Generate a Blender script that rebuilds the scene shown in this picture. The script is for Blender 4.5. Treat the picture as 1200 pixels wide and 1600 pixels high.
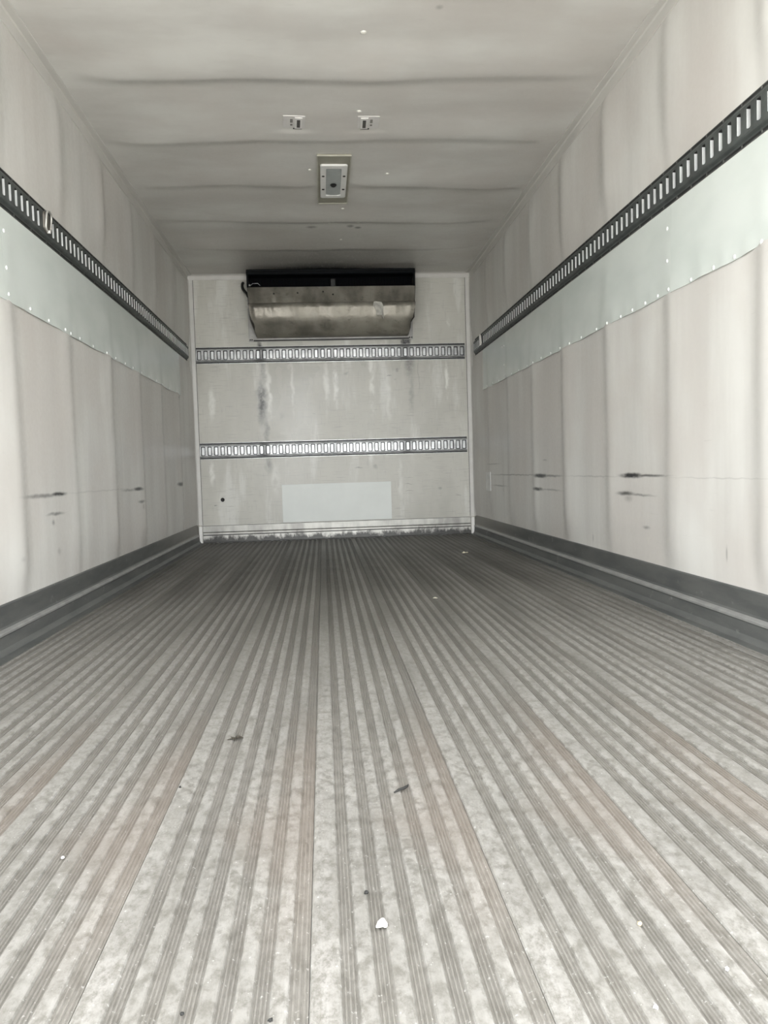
import bpy, bmesh, math, random
from mathutils import Vector, Matrix, noise
for o in list(bpy.data.objects): bpy.data.objects.remove(o)
SC = bpy.context.scene; C = SC.collection
sin, cos, PI = math.sin, math.cos, math.pi
W, H, D, Y0 = 2.236, 2.0997, 6.207, 0.60          # inside of the box: width, height, front wall, open rear end

# ---------------------------------------------------------------- camera
cam = bpy.data.cameras.new('camera'); co = bpy.data.objects.new('camera', cam); C.objects.link(co)
yaw, pitch, roll = -0.0773, -0.0523, -0.0303
f = Vector((-sin(yaw)*cos(pitch), cos(yaw)*cos(pitch), sin(pitch)))
r = f.cross(Vector((0, 0, 1))).normalized(); u = r.cross(f)
r2 = r*cos(roll)+u*sin(roll); u2 = -r*sin(roll)+u*cos(roll)
co.matrix_world = Matrix(((r2.x, u2.x, -f.x, 1.0072), (r2.y, u2.y, -f.y, 0), (r2.z, u2.z, -f.z, 0.5239), (0, 0, 0, 1)))
cam.sensor_fit = 'VERTICAL'; cam.sensor_height = 24; cam.lens = 1204.8*24/1600; cam.clip_start = 0.02
SC.camera = co

# ---------------------------------------------------------------- light: overcast daylight through the open rear end
wd = bpy.data.worlds.new('overcast'); SC.world = wd; wd.use_nodes = True
bg = wd.node_tree.nodes['Background']; bg.inputs[0].default_value = (0.96, 0.975, 0.985, 1); bg.inputs[1].default_value = 1.0
sn = bpy.data.lights.new('hazy_sun', 'SUN'); sn.energy = 2.2; sn.angle = 0.12; sn.color = (1.0, .97, .92)   # falls on the yard, the roof keeps it out of the box
so = bpy.data.objects.new('hazy_sun', sn); C.objects.link(so); so.rotation_euler = Vector((.25, .42, .87)).to_track_quat('Z', 'Y').to_euler()
pl = bpy.data.lights.new('door_portal', 'AREA'); pl.shape = 'RECTANGLE'; pl.size = W; pl.size_y = H
po = bpy.data.objects.new('door_portal', pl); C.objects.link(po); po.location = (W/2, Y0-0.02, H/2); po.rotation_euler = (PI/2, 0, 0)
pl.cycles.is_portal = True
SC.view_settings.view_transform = 'Standard'; SC.view_settings.look = 'None'; SC.view_settings.gamma = 1
SC.view_settings.use_curve_mapping = False; SC.view_settings.exposure = 3.56
SC.cycles.max_bounces = 16; SC.cycles.diffuse_bounces = 12; SC.cycles.glossy_bounces = 6

# ---------------------------------------------------------------- material helpers
class NT:
    def __init__(s, name, rough=0.5, metal=0.0, spec=0.5):
        s.m = bpy.data.materials.new(name); s.m.use_nodes = True; s.t = s.m.node_tree; s.n = s.t.nodes
        s.b = s.n['Principled BSDF']; s.b.inputs['Roughness'].default_value = rough
        s.b.inputs['Metallic'].default_value = metal; s.b.inputs['Specular IOR Level'].default_value = spec
        s.P = s.node('ShaderNodeTexCoord').outputs['Object']
    def node(s, k, **kw):
        n = s.n.new(k)
        for a, v in kw.items(): setattr(n, a, v)
        return n
    def put(s, sock, v):
        if hasattr(v, 'links') or isinstance(v, bpy.types.NodeSocket): s.t.links.new(v, sock)
        else: sock.default_value = v
    def math(s, op, a, b=0.0, clamp=False):
        n = s.node('ShaderNodeMath', operation=op, use_clamp=clamp); s.put(n.inputs[0], a); s.put(n.inputs[1], b); return n.outputs[0]
    def vm(s, op, a, b=(0, 0, 0), c=None):
        n = s.node('ShaderNodeVectorMath', operation=op); s.put(n.inputs[0], a); s.put(n.inputs[1], b)
        if c is not None: s.put(n.inputs[2], c)
        return n.outputs['Value'] if op == 'LENGTH' else n.outputs[0]
    def noise(s, scale=5, sc=(1, 1, 1), detail=3, rough=0.55, off=(0, 0, 0)):
        n = s.node('ShaderNodeTexNoise'); n.inputs['Scale'].default_value = scale; n.inputs['Detail'].default_value = detail
        n.inputs['Roughness'].default_value = rough
        s.put(n.inputs['Vector'], s.vm('MULTIPLY_ADD', s.P, sc, off)); return n.outputs['Fac']
    def ramp(s, v, a, b, x=0.0, y=1.0, smooth=True):
        n = s.node('ShaderNodeMapRange', interpolation_type='SMOOTHSTEP' if smooth else 'LINEAR'); s.put(n.inputs[0], v)
        for i, q in enumerate((a, b, x, y)): n.inputs[1+i].default_value = q
        return n.outputs[0]
    def mix(s, fac, a, b):
        n = s.node('ShaderNodeMix', data_type='RGBA')
        s.put(n.inputs[0], fac)
        for k, v in ((6, a), (7, b)):
            s.put(n.inputs[k], v if not isinstance(v, tuple) else (*v, 1) if len(v) == 3 else v)
        return n.outputs[2]
    def warp(s, amt, scale=9):
        n = s.node('ShaderNodeTexNoise'); n.inputs['Scale'].default_value = scale; n.inputs['Detail'].default_value = 3
        s.put(n.inputs['Vector'], s.P)
        return s.vm('MULTIPLY_ADD', s.vm('SUBTRACT', n.outputs['Color'], (0.5, 0.5, 0.5)), (amt,)*3, s.P)
    def stains(s, marks, P):   # marks: centre, half sizes, strength, hardness (0 soft .. 1 hard)
        acc = None
        for c, h, st, hd in marks:
            inv = tuple(1.0/q if q else 0.0 for q in h)
            d = s.vm('LENGTH', s.vm('MULTIPLY_ADD', P, inv, tuple(-a*b for a, b in zip(c, inv))))
            v = s.ramp(d, 1.0, hd, 0.0, st)
            acc = v if acc is None else s.math('MAXIMUM', acc, v)
        return acc
    def color(s, v): s.put(s.b.inputs['Base Color'], v if not isinstance(v, tuple) else (*v, 1))
    def bump(s, v, strength=0.3, dist=0.002):
        n = s.node('ShaderNodeBump'); n.inputs['Strength'].default_value = strength; n.inputs['Distance'].default_value = dist
        s.put(n.inputs['Height'], v); s.t.links.new(n.outputs[0], s.b.inputs['Normal'])

def plain(name, col, rough=0.5, metal=0.0, var=0.12, scale=14, bump=0.0):
    t = NT(name, rough, metal); v = t.noise(scale, detail=4)
    t.color(t.mix(t.ramp(v, 0.3, 0.7), tuple(c*(1-var) for c in col), tuple(min(1, c*(1+var)) for c in col)))
    if bump: t.bump(t.noise(scale*6), bump)
    return t.m

def lining(name, marks, axis):      # off-white reinforced plastic lining with scuffs and painted shade; axis = across the panel normal
    t = NT(name, 0.36); t.b.inputs['Specular IOR Level'].default_value = 0.5
    streak = t.noise(3.0, (1.6, 1.6, 0.25) if axis != 'c' else (0.6, 1.5, 1), 4)
    blot = t.noise(1.7, detail=3, off=(3, 1, 7)); fine = t.noise(60, detail=2)
    a = t.mix(t.ramp(streak, 0.3, 0.72), (0.525, 0.512, 0.485), (0.635, 0.63, 0.60))
    a = t.mix(t.ramp(blot, 0.38, 0.62, 0, 0.5), a, (0.52, 0.488, 0.455))
    sc = t.noise(7, (1, 1, 22) if axis != 'c' else (1, 6, 1), 3, 0.6, (1, 5, 2))
    a = t.mix(t.ramp(sc, 0.66, 0.8, 0, 0.22), a, (0.33, 0.32, 0.30))
    if axis == 'w':      # shade on the far side of every stud, painted into the colour
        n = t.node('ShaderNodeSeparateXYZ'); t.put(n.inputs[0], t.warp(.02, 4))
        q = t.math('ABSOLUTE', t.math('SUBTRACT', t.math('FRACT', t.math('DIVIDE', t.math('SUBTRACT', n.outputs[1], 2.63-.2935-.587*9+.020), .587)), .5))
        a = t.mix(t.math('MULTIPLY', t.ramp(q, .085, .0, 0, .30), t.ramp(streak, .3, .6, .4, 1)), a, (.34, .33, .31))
    if marks:
        Pw = t.warp(0.010, 18)
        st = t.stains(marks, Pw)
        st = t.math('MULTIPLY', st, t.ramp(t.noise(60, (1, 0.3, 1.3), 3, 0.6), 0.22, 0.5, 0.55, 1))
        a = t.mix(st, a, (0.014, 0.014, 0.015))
    t.color(a); t.put(t.b.inputs['Roughness'], t.ramp(fine, 0.3, 0.7, 0.30, 0.44))
    t.bump(t.noise(28, (1, 1, 1), 3), 0.10, 0.002)
    return t.m

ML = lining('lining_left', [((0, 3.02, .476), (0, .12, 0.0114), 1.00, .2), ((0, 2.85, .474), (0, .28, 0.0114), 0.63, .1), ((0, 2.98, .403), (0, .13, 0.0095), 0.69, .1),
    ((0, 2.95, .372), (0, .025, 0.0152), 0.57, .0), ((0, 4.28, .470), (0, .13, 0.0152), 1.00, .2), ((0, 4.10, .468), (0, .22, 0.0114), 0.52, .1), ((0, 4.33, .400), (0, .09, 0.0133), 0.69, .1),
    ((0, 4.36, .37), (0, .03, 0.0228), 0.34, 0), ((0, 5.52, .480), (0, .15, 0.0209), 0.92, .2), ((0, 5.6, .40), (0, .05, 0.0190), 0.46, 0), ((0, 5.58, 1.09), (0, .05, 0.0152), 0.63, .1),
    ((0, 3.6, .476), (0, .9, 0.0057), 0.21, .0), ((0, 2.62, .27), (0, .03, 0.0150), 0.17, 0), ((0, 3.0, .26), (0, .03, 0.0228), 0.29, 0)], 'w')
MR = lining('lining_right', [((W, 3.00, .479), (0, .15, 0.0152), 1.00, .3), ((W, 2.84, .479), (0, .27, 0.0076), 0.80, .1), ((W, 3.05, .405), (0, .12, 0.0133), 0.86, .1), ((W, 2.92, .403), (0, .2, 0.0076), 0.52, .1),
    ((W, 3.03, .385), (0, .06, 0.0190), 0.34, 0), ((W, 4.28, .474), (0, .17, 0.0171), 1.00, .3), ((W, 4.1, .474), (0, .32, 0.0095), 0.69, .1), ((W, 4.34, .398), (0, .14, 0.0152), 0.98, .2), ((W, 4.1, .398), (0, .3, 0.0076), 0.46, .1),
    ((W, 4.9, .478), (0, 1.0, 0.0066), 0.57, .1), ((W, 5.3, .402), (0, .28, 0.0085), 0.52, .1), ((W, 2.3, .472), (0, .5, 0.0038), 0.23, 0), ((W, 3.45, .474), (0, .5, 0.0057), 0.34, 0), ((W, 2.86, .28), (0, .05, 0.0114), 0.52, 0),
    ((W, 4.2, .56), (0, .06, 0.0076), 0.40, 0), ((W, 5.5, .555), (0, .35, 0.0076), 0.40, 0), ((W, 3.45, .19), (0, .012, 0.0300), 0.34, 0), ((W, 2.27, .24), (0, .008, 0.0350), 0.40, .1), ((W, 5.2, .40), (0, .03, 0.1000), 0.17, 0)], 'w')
MC = lining('lining_ceiling', [((1.05, 6.15, H), (.85, .50, 0), .93, .15), ((1.1, 5.9, H), (1.2, .9, 0), .45, .0), ((1.05, 5.7, H), (.42, .42, 0), .45, .0), ((.989, 5.03, H), (.05, .035, 0), .6, .1), ((1.235, 5.02, H), (.03, .04, 0), .65, .2), ((1.285, 5.05, H), (.03, .03, 0), .7, .2),  # large marks by the evaporator: soot plus shade painted into the colour
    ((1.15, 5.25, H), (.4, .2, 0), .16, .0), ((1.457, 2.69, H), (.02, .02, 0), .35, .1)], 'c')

def back_mat():
    t = NT('lining_back', 0.33)
    blot = t.noise(2.2, (1.2, 1, .6), 4); a = t.mix(t.ramp(blot, .3, .7), (.42, .412, .365), (.55, .542, .49))
    wht = t.noise(3.2, (1.9, 1, .35), 5, .6, (4, 0, 1)); a = t.mix(t.ramp(wht, .54, .68, 0, .6), a, (.68, .68, .64))
    scr = t.noise(6, (1.4, 1, 26), 3, .6); a = t.mix(t.ramp(scr, .56, .70, 0, .5), a, (.34, .33, .31))
    scv = t.noise(9, (9, 1, 1.0), 2, .6, (7, 7, 7)); a = t.mix(t.ramp(scv, .60, .74, 0, .35), a, (.36, .35, .33))
    Pw = t.warp(.05, 14)
    lt = t.stains([((.60, 0, 1.15), (.035, 0, .30), .8, .2), ((.79, 0, 1.2), (.02, 0, .3), .55, .1), ((1.06, 0, 1.2), (.03, 0, .30), .6, .1), ((1.13, 0, 1.22), (.03, 0, .30), .75, .2), ((1.42, 0, 1.22), (.028, 0, .32), .75, .2),  # pale drips and reflections of the opening, painted into the wall colour
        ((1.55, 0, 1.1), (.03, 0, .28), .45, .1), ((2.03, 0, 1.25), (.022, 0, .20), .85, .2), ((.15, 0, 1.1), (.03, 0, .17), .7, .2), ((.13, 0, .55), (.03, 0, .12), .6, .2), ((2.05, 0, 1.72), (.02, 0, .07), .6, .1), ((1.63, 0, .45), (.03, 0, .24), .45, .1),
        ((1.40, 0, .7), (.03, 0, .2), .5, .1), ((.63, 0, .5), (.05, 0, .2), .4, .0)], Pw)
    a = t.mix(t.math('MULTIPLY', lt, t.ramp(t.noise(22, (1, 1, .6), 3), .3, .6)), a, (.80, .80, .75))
    dk = t.stains([((.545, 0, 1.50), (.03, 0, .14), 1, .2), ((.545, 0, 1.10), (.055, 0, .28), 1, .0), ((.56, 0, 1.35), (.035, 0, .20), .4, .1), ((.575, 0, .88), (.03, 0, .18), .5, .1), ((.58, 0, .62), (.05, 0, .12), .45, .0),
        ((1.70, 0, 1.56), (.05, 0, .12), 1, .4), ((1.73, 0, 1.40), (.06, 0, .18), .55, .0), ((1.74, 0, 1.15), (.03, 0, .28), .28, .0), ((1.80, 0, 1.3), (.006, 0, .2), .3, .0), ((.70, 0, .99), (.03, 0, .05), .25, .1),
        ((.95, 0, 1.0), (.02, 0, .004), .3, .1), ((1.56, 0, 1.29), (.028, 0, .009), .75, .1), ((1.62, 0, 1.33), (.02, 0, .02), .4, .2), ((1.22, 0, 1.32), (.03, 0, .02), .35, .1), ((1.60, 0, 1.26), (.02, 0, .008), .3, .1), ((1.43, 0, .56), (.018, 0, .03), .35, .2),
        ((1.3, 0, .56), (.05, 0, .008), .5, .1), ((.15, 0, .29), (.02, 0, .004), .6, .1), ((1.95, 0, .37), (.02, 0, .016), .35, .1), ((1.1, 0, .02), (.9, 0, .05), .9, .1), ((1.7, 0, .47), (.05, 0, .004), .4, .1), ((1.7, 0, .42), (.05, 0, .004), .5, .1), ((1.7, 0, .36), (.05, 0, .004), .5, .1),
        ((2.1, 0, .31), (.03, 0, .004), .5, .1), ((1.1, 0, 2.02), (.7, 0, .5), .25, 0)], Pw)
    dk = t.math('MULTIPLY', dk, t.ramp(t.noise(38, (1, 1, .8), 4, .75), .3, .56, .45, 1))
    t.color(t.mix(dk, a, (.018, .018, .019)))
    t.put(t.b.inputs['Roughness'], t.ramp(blot, .3, .7, .26, .42)); t.bump(t.noise(12, detail=4), .22, .004)
    return t.m
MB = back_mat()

def sheet_mat(name='scuff_sheet'):
    t = NT(name, 0.27); v = t.noise(2.5, (1, 1, 2), 3)
    a = t.mix(t.ramp(v, .3, .7), (.545, .59, .56), (.61, .65, .62))
    a = t.mix(t.ramp(t.noise(5, (1, 1, 25), 3), .64, .8, 0, .12), a, (.42, .45, .43)); t.color(a); t.bump(t.noise(6, detail=2), .12, .004); return t.m
MS = sheet_mat()

def floor_mat(name, lo, hi, rough, metal):
    t = NT(name, rough, metal)
    n1 = t.noise(55, (1, .6, 1), 6, .85); n2 = t.noise(5, (1, .35, 1), 4, .6, (2, 2, 2)); n3 = t.noise(9, (9, .25, 1), 3, .6)
    a = t.mix(t.ramp(n1, .34, .62), lo, hi)
    a = t.mix(t.ramp(n2, .35, .7, 0, .45), a, tuple(q*.72 for q in lo))
    a = t.mix(t.ramp(n3, .45, .7, 0, .30), a, (.15, .142, .125))
    sp = t.noise(190, detail=1); a = t.mix(t.ramp(sp, .70, .76, 0, .3), a, (.52, .52, .50))
    Pw = t.warp(.35, 2.5)
    br = t.stains([((.48, 1.9, 0), (.22, 1.1, 0), .55, .1), ((.25, 1.25, 0), (.10, .6, 0), .40, .1), ((1.6, 4.7, 0), (.6, 1.0, 0), .4, 0), ((.9, 4.0, 0), (.5, 1.0, 0), .3, 0), ((1.28, 1.15, 0), (.08, .16, 0), .3, 0)], Pw)
    a = t.mix(br, a, (.125, .098, .078))
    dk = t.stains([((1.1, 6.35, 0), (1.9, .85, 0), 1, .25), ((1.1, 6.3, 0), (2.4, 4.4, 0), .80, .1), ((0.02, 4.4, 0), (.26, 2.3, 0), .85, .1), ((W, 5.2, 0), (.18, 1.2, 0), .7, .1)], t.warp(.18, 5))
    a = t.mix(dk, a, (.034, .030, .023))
    t.color(a); t.put(t.b.inputs['Roughness'], t.ramp(n1, .3, .7, rough-.06, rough+.1)); t.bump(n1, .12, .001)
    return t.m
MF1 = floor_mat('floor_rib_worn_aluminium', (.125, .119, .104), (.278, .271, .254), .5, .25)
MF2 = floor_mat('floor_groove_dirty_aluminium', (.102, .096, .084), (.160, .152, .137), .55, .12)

def kick_mat():
    t = NT('kick_rail_grey', .5, .1); v = t.noise(12, (1, .4, 2), 4)
    a = t.mix(t.ramp(v, .3, .7), (.070, .074, .072), (.105, .108, .103))
    a = t.mix(t.ramp(t.noise(26, (1, .6, 1), 4, .6, (5, 1, 1)), .62, .78, 0, .5), a, (.28, .28, .265))
    n = t.node('ShaderNodeSeparateXYZ'); t.put(n.inputs[0], t.P)
    far = t.ramp(n.outputs[1], 4.4, 6.2, 0, .55); up = t.ramp(n.outputs[2], .05, .075)
    a = t.mix(t.math('MULTIPLY', far, up), a, (.36, .34, .30)); t.color(a); t.bump(t.noise(80), .15, .001); return t.m
MK = kick_mat()
MKE = plain('kick_rail_edge', (.27, .27, .26), .4, .3)
MTR = plain('trim_white', (.56, .55, .52), .38, 0, .04)
MRAIL = plain('rail_dark_grey_paint', (.068, .076, .073), .45, .2, .25, 20, .15)
MGALV = plain('galvanised_lit_side', (.72, .74, .73), .38, .35)
MGALVD = plain('galvanised_dull', (.46, .47, .47), .42, .6, .35, 16)
MDARK = plain('grime_and_shade_black', (.007, .007, .007), .6)
MDARKG = plain('grime_and_gap_grey', (.05, .05, .05), .6)

# ---------------------------------------------------------------- mesh helpers
def link(name, bm, mats, parent=None, smooth=False):
    me = bpy.data.meshes.new(name); bmesh.ops.recalc_face_normals(bm, faces=bm.faces) if len(bm.faces) < 60000 else None
    bm.to_mesh(me); bm.free()
    for m in (mats if isinstance(mats, (list, tuple)) else [mats]): me.materials.append(m)
    if smooth:
        for p in me.polygons: p.use_smooth = True
    o = bpy.data.objects.new(name, me); C.objects.link(o)
    if parent: o.parent = parent
    return o
def struct(o): o['kind'] = 'structure'; return o
def tag(o, label, cat, group=None):
    o['label'] = label; o['category'] = cat
    if group: o['group'] = group
    return o
def empty(name, loc=(0, 0, 0)):
    o = bpy.data.objects.new(name, None); C.objects.link(o); o.location = loc; o.empty_display_size = .05; return o
def box(bm, a, b, mat=0, bev=0.0):
    x0, y0, z0 = a; x1, y1, z1 = b
    t = bmesh.new() if bev else bm
    v = [t.verts.new(p) for p in ((x0,y0,z0),(x1,y0,z0),(x1,y1,z0),(x0,y1,z0),(x0,y0,z1),(x1,y0,z1),(x1,y1,z1),(x0,y1,z1))]
    fs = [t.faces.new([v[i] for i in q]) for q in ((3,2,1,0),(4,5,6,7),(0,1,5,4),(1,2,6,5),(2,3,7,6),(3,0,4,7))]
    if bev:
        bmesh.ops.bevel(t, geom=t.edges[:], offset=bev, segments=2, affect='EDGES', profile=.6)
        me = bpy.data.meshes.new('tmp'); 
        for q in t.faces: q.material_index = mat
        t.to_mesh(me); t.free(); bm.from_mesh(me); bpy.data.meshes.remove(me)
    else:
        for q in fs: q.material_index = mat
def prism(bm, prof, axis, a, b, mats=None, close=True, caps=True):
    """profile (p, q) swept along axis ('x': p=y q=z; 'y': p=x q=z; 'z': p=x q=y)"""
    def P(p, q, s): return (s, p, q) if axis == 'x' else (p, s, q) if axis == 'y' else (p, q, s)
    A = [bm.verts.new(P(p, q, a)) for p, q in prof]; B = [bm.verts.new(P(p, q, b)) for p, q in prof]
    n = len(prof)
    for i in range(n if close else n-1):
        fc = bm.faces.new((A[i], A[(i+1) % n], B[(i+1) % n], B[i]))
        if mats: fc.material_index = mats[i]
    if caps and close: bm.faces.new(A[::-1]); bm.faces.new(B)
def tube(bm, pts, rad, n=10, closed=False, mat=0):
    pts = [Vector(p) for p in pts]; N = len(pts); rings = []
    up = None
    for i, p in enumerate(pts):
        a = pts[(i-1) % N] if (closed or i) else p; b = pts[(i+1) % N] if (closed or i < N-1) else p
        t = (b-a).normalized()
        if up is None: up = t.orthogonal().normalized()
        up = (up-t*up.dot(t)).normalized(); s = t.cross(up)
        rr = rad[i] if isinstance(rad, (list, tuple)) else rad
        rings.append([bm.verts.new(p+(up*cos(2*PI*k/n)+s*sin(2*PI*k/n))*rr) for k in range(n)])
    for i in range(N if closed else N-1):
        A, B = rings[i], rings[(i+1) % N]
        for k in range(n): bm.faces.new((A[k], A[(k+1) % n], B[(k+1) % n], B[k])).material_index = mat
    if not closed: bm.faces.new(rings[0][::-1]).material_index = mat; bm.faces.new(rings[-1]).material_index = mat
def grid_slab(bm, us, vs, F, back):
    """front surface F(u,v) closed by edges to a flat back B(u,v)"""
    nu, nv = len(us), len(vs)
    G = [[bm.verts.new(F(a, b)) for b in vs] for a in us]
    for i in range(nu-1):
        for j in range(nv-1): bm.faces.new((G[i][j], G[i+1][j], G[i+1][j+1], G[i][j+1]))
    Bk = {}
    def bk(i, j):
        if (i, j) not in Bk: Bk[(i, j)] = bm.verts.new(back(us[i], vs[j]))
        return Bk[(i, j)]
    ring = [(i, 0) for i in range(nu)]+[(nu-1, j) for j in range(1, nv)]+[(i, nv-1) for i in range(nu-2, -1, -1)]+[(0, j) for j in range(nv-2, 0, -1)]
    for k in range(len(ring)):
        a, b = ring[k], ring[(k+1) % len(ring)]
        bm.faces.new((G[a[0]][a[1]], G[b[0]][b[1]], bk(*b), bk(*a)))
    bm.faces.new([bk(*q) for q in ring])
def lin(a, b, n): return [a+(b-a)*i/(n-1) for i in range(n)]
def sstep(a, b, x): t = min(1, max(0, (x-a)/(b-a))); return t*t*(3-2*t)

# ---------------------------------------------------------------- the box: lining bulges over the studs
STUD = [2.63+.587*k for k in range(-4, 7)]
def bulge(y, z, s=0, behind=False):
    m = min(sstep(1.60, 1.68, z)+(1-sstep(1.28, 1.395, z)), sstep(.15, .24, z), 1-sstep(1.98, 2.05, z)*.8)
    h = 0.0
    for k, yk in enumerate(STUD):
        yy = yk+.006*sin(3.1*z+k*1.7+s); d = y-yy
        h += (.0105+.0025*sin(k*2.1+s+z))*math.exp(-(d/(.12 if d < 0 else .06))**2)
    h += .0022*noise.noise(Vector((y*1.6, z*1.3, s*5+2)))+.0012*noise.noise(Vector((y*4.5, z*2.0, s*3+9)))
    if behind: m *= 1-.7*min(sstep(1.115, 1.135, z), 1-sstep(1.39, 1.42, z))*(y < 5.8)   # pressed flat behind the riveted sheets
    return max(0.0, (h+.001)*m)
ys = lin(Y0, D, 470); zs = sorted(set(lin(-.0, H+.02, 36)+lin(1.09, 1.17, 8)+lin(1.36, 1.44, 6)))
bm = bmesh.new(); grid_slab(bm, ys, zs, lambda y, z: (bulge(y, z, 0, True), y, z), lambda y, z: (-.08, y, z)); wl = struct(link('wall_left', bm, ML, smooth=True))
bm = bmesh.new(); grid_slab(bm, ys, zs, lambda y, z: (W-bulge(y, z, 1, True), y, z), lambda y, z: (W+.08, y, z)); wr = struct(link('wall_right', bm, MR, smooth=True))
def cbulge(x, y):
    e = sstep(.03, .25, x)*sstep(.03, .25, W-x); h = 0
    for k in range(-4, 6):
        yk = 3.13+.585*k+.018*sin(2.2*x+k*1.3)+.010*sin(6*x+k); d = y-yk
        h += (.0125+.003*sin(k*1.9+2*x))*math.exp(-(d/(.16 if d < 0 else .05))**2)
    h += .007*noise.noise(Vector((x*1.5, y*1.3, 4)))+.0035*noise.noise(Vector((x*3.2, y*4, 8)))
    lt = sstep(.93, 1.02, x)*(1-sstep(1.21, 1.30, x))*sstep(3.78, 3.88, y)*(1-sstep(4.60, 4.70, y))   # flat under the lamp
    for sx_ in (.932, 1.266): lt = max(lt, .8*sstep(.09, .06, abs(x-sx_))*sstep(.10, .07, abs(y-3.553)) if 0 else .8*(1-sstep(.06, .09, abs(x-sx_)))*(1-sstep(.07, .10, abs(y-3.553))))
    return (h+.002)*e*(1-sstep(5.85, 6.0, y))*(1-.85*lt)
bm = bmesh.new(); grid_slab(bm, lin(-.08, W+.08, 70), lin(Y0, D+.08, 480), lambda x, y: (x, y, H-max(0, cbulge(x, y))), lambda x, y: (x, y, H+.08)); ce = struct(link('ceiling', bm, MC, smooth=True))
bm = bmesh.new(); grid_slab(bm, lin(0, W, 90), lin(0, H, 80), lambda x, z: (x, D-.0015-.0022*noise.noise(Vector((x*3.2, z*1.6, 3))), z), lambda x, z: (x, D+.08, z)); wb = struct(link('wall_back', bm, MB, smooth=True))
MOUT = plain('yard_concrete', (.40, .39, .37), .8, 0, .2, 2)
bm = bmesh.new(); box(bm, (-25, -28, -1.22), (27, 22, -1.12)); struct(link('ground', bm, MOUT))

bm = bmesh.new(); box(bm, (-.10, Y0-.10, H-.17), (W+.10, Y0-.003, H+.10), 0, .006); struct(link('added_header', bm, MTR))      # unseen header added over the rear opening to cut daylight on the upper walls

# floor: ribbed aluminium planks lying lengthwise on a sub-floor
bm = bmesh.new(); box(bm, (-.08, Y0, -.10), (W+.08, D+.08, -.006)); fl = struct(link('floor', bm, MDARKG))
def plank(x0, w, wide, nr):
    prof, mats = [(x0+.0002, -.0055)], []
    def add(x, z, m): prof.append((x, z)); mats.append(m)
    x = x0+.0002
    def rib(x, wd):
        add(x, -.0034, 1); add(x+.0016, -.0008, 0); add(x+.004, 0, 0); add(x+wd-.004, 0, 0); add(x+wd-.0016, -.0008, 0); add(x+wd, -.0034, 0); return x+wd
    def groove(x, wd, last=False):
        n = 3; s = wd/(n+.5)
        for k in range(n):
            a = x+s*(k+.25); add(a+s*.1, -.0034, 1); add(a+s*.35, -.0020, 1); add(a+s*.65, -.0020, 1); add(a+s*.9, -.0034, 1)
        return x+wd
    x = rib(x, wide)
    for k in range(nr):
        x = groove(x, .0163); x = rib(x, .0197)
    if nr: x = groove(x, x0+w-.0005-x)
    add(x0+w-.0004, -.0034, 1); add(x0+w-.0003, -.0055, 1)
    bm = bmesh.new(); prism(bm, prof, 'y', Y0+.002, D-.012, mats+[1]); return bm
PX, PW = .0415, .2335
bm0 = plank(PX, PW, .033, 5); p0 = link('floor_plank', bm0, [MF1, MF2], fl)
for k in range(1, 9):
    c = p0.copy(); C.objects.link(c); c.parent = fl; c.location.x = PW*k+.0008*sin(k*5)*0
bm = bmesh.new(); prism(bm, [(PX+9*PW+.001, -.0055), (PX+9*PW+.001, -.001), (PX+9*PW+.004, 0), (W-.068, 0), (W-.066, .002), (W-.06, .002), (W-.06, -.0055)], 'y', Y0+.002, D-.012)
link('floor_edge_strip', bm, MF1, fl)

# kick rails (dark base extrusion with a ledge, foot and floor flange)
KP = [(0, .1475), (.007, .1475), (.009, .144), (.009, .080), (.012, .074), (.021, .069), (.023, .065), (.023, .059), (.021, .055), (.024, .020), (.030, .010), (.034, .0035), (.0665, .0030), (.0675, -.005), (0, -.005)]
KM = [0, 0, 0, 0, 1, 1, 1, 0, 0, 0, 0, 0, 0, 0, 0]
for nm, sx in (('baseboard_left', 1), ('baseboard_right', -1)):
    bm = bmesh.new(); prism(bm, [(p if sx > 0 else W-p, q) for p, q in KP], 'y', Y0+.002, D-.056, KM)
    b = struct(link(nm, bm, [MK, MKE]))
    if sx < 0:   # bright bead on the flange edge
        bm = bmesh.new(); prism(bm, [(W-.072, -.001), (W-.072, .0035), (W-.069, .0045), (W-.066, .0035), (W-.066, -.001)], 'y', Y0+.002, D-.05); link('edge_bead', bm, MF1, b)

# back base: aluminium scuff band in two steps
def bbmat():
    t = NT('back_base_aluminium', .36, .35); v = t.noise(7, (1.6, 1, .7), 4)
    a = t.mix(t.ramp(v, .3, .7), (.28, .275, .255), (.46, .455, .42)); n = t.node('ShaderNodeSeparateXYZ'); t.put(n.inputs[0], t.P)
    low = t.math('SUBTRACT', t.ramp(t.noise(9, (1.5, 1, .8), 5, .7), .25, .75, .005, .10, False), n.outputs[2])
    a = t.mix(t.ramp(low, -.012, .03, 0, .92), a, (.012, .012, .011)); t.color(a); return t.m
BB = [(D, .136), (D-.004, .136), (D-.005, .133), (D-.005, .086), (D-.004, .083), (D-.010, .081), (D-.012, .078), (D-.012, .064), (D-.009, .060), (D-.0085, .057), (D-.010, .004), (D-.015, .0), (D, .0)]
bm = bmesh.new(); prism(bm, BB, 'x', .034, W-.034, [0, 1, 0, 1, 0, 0, 0, 1, 1, 0, 0, 0, 0]); struct(link('baseboard_back', bm, [bbmat(), MDARKG]))

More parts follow.
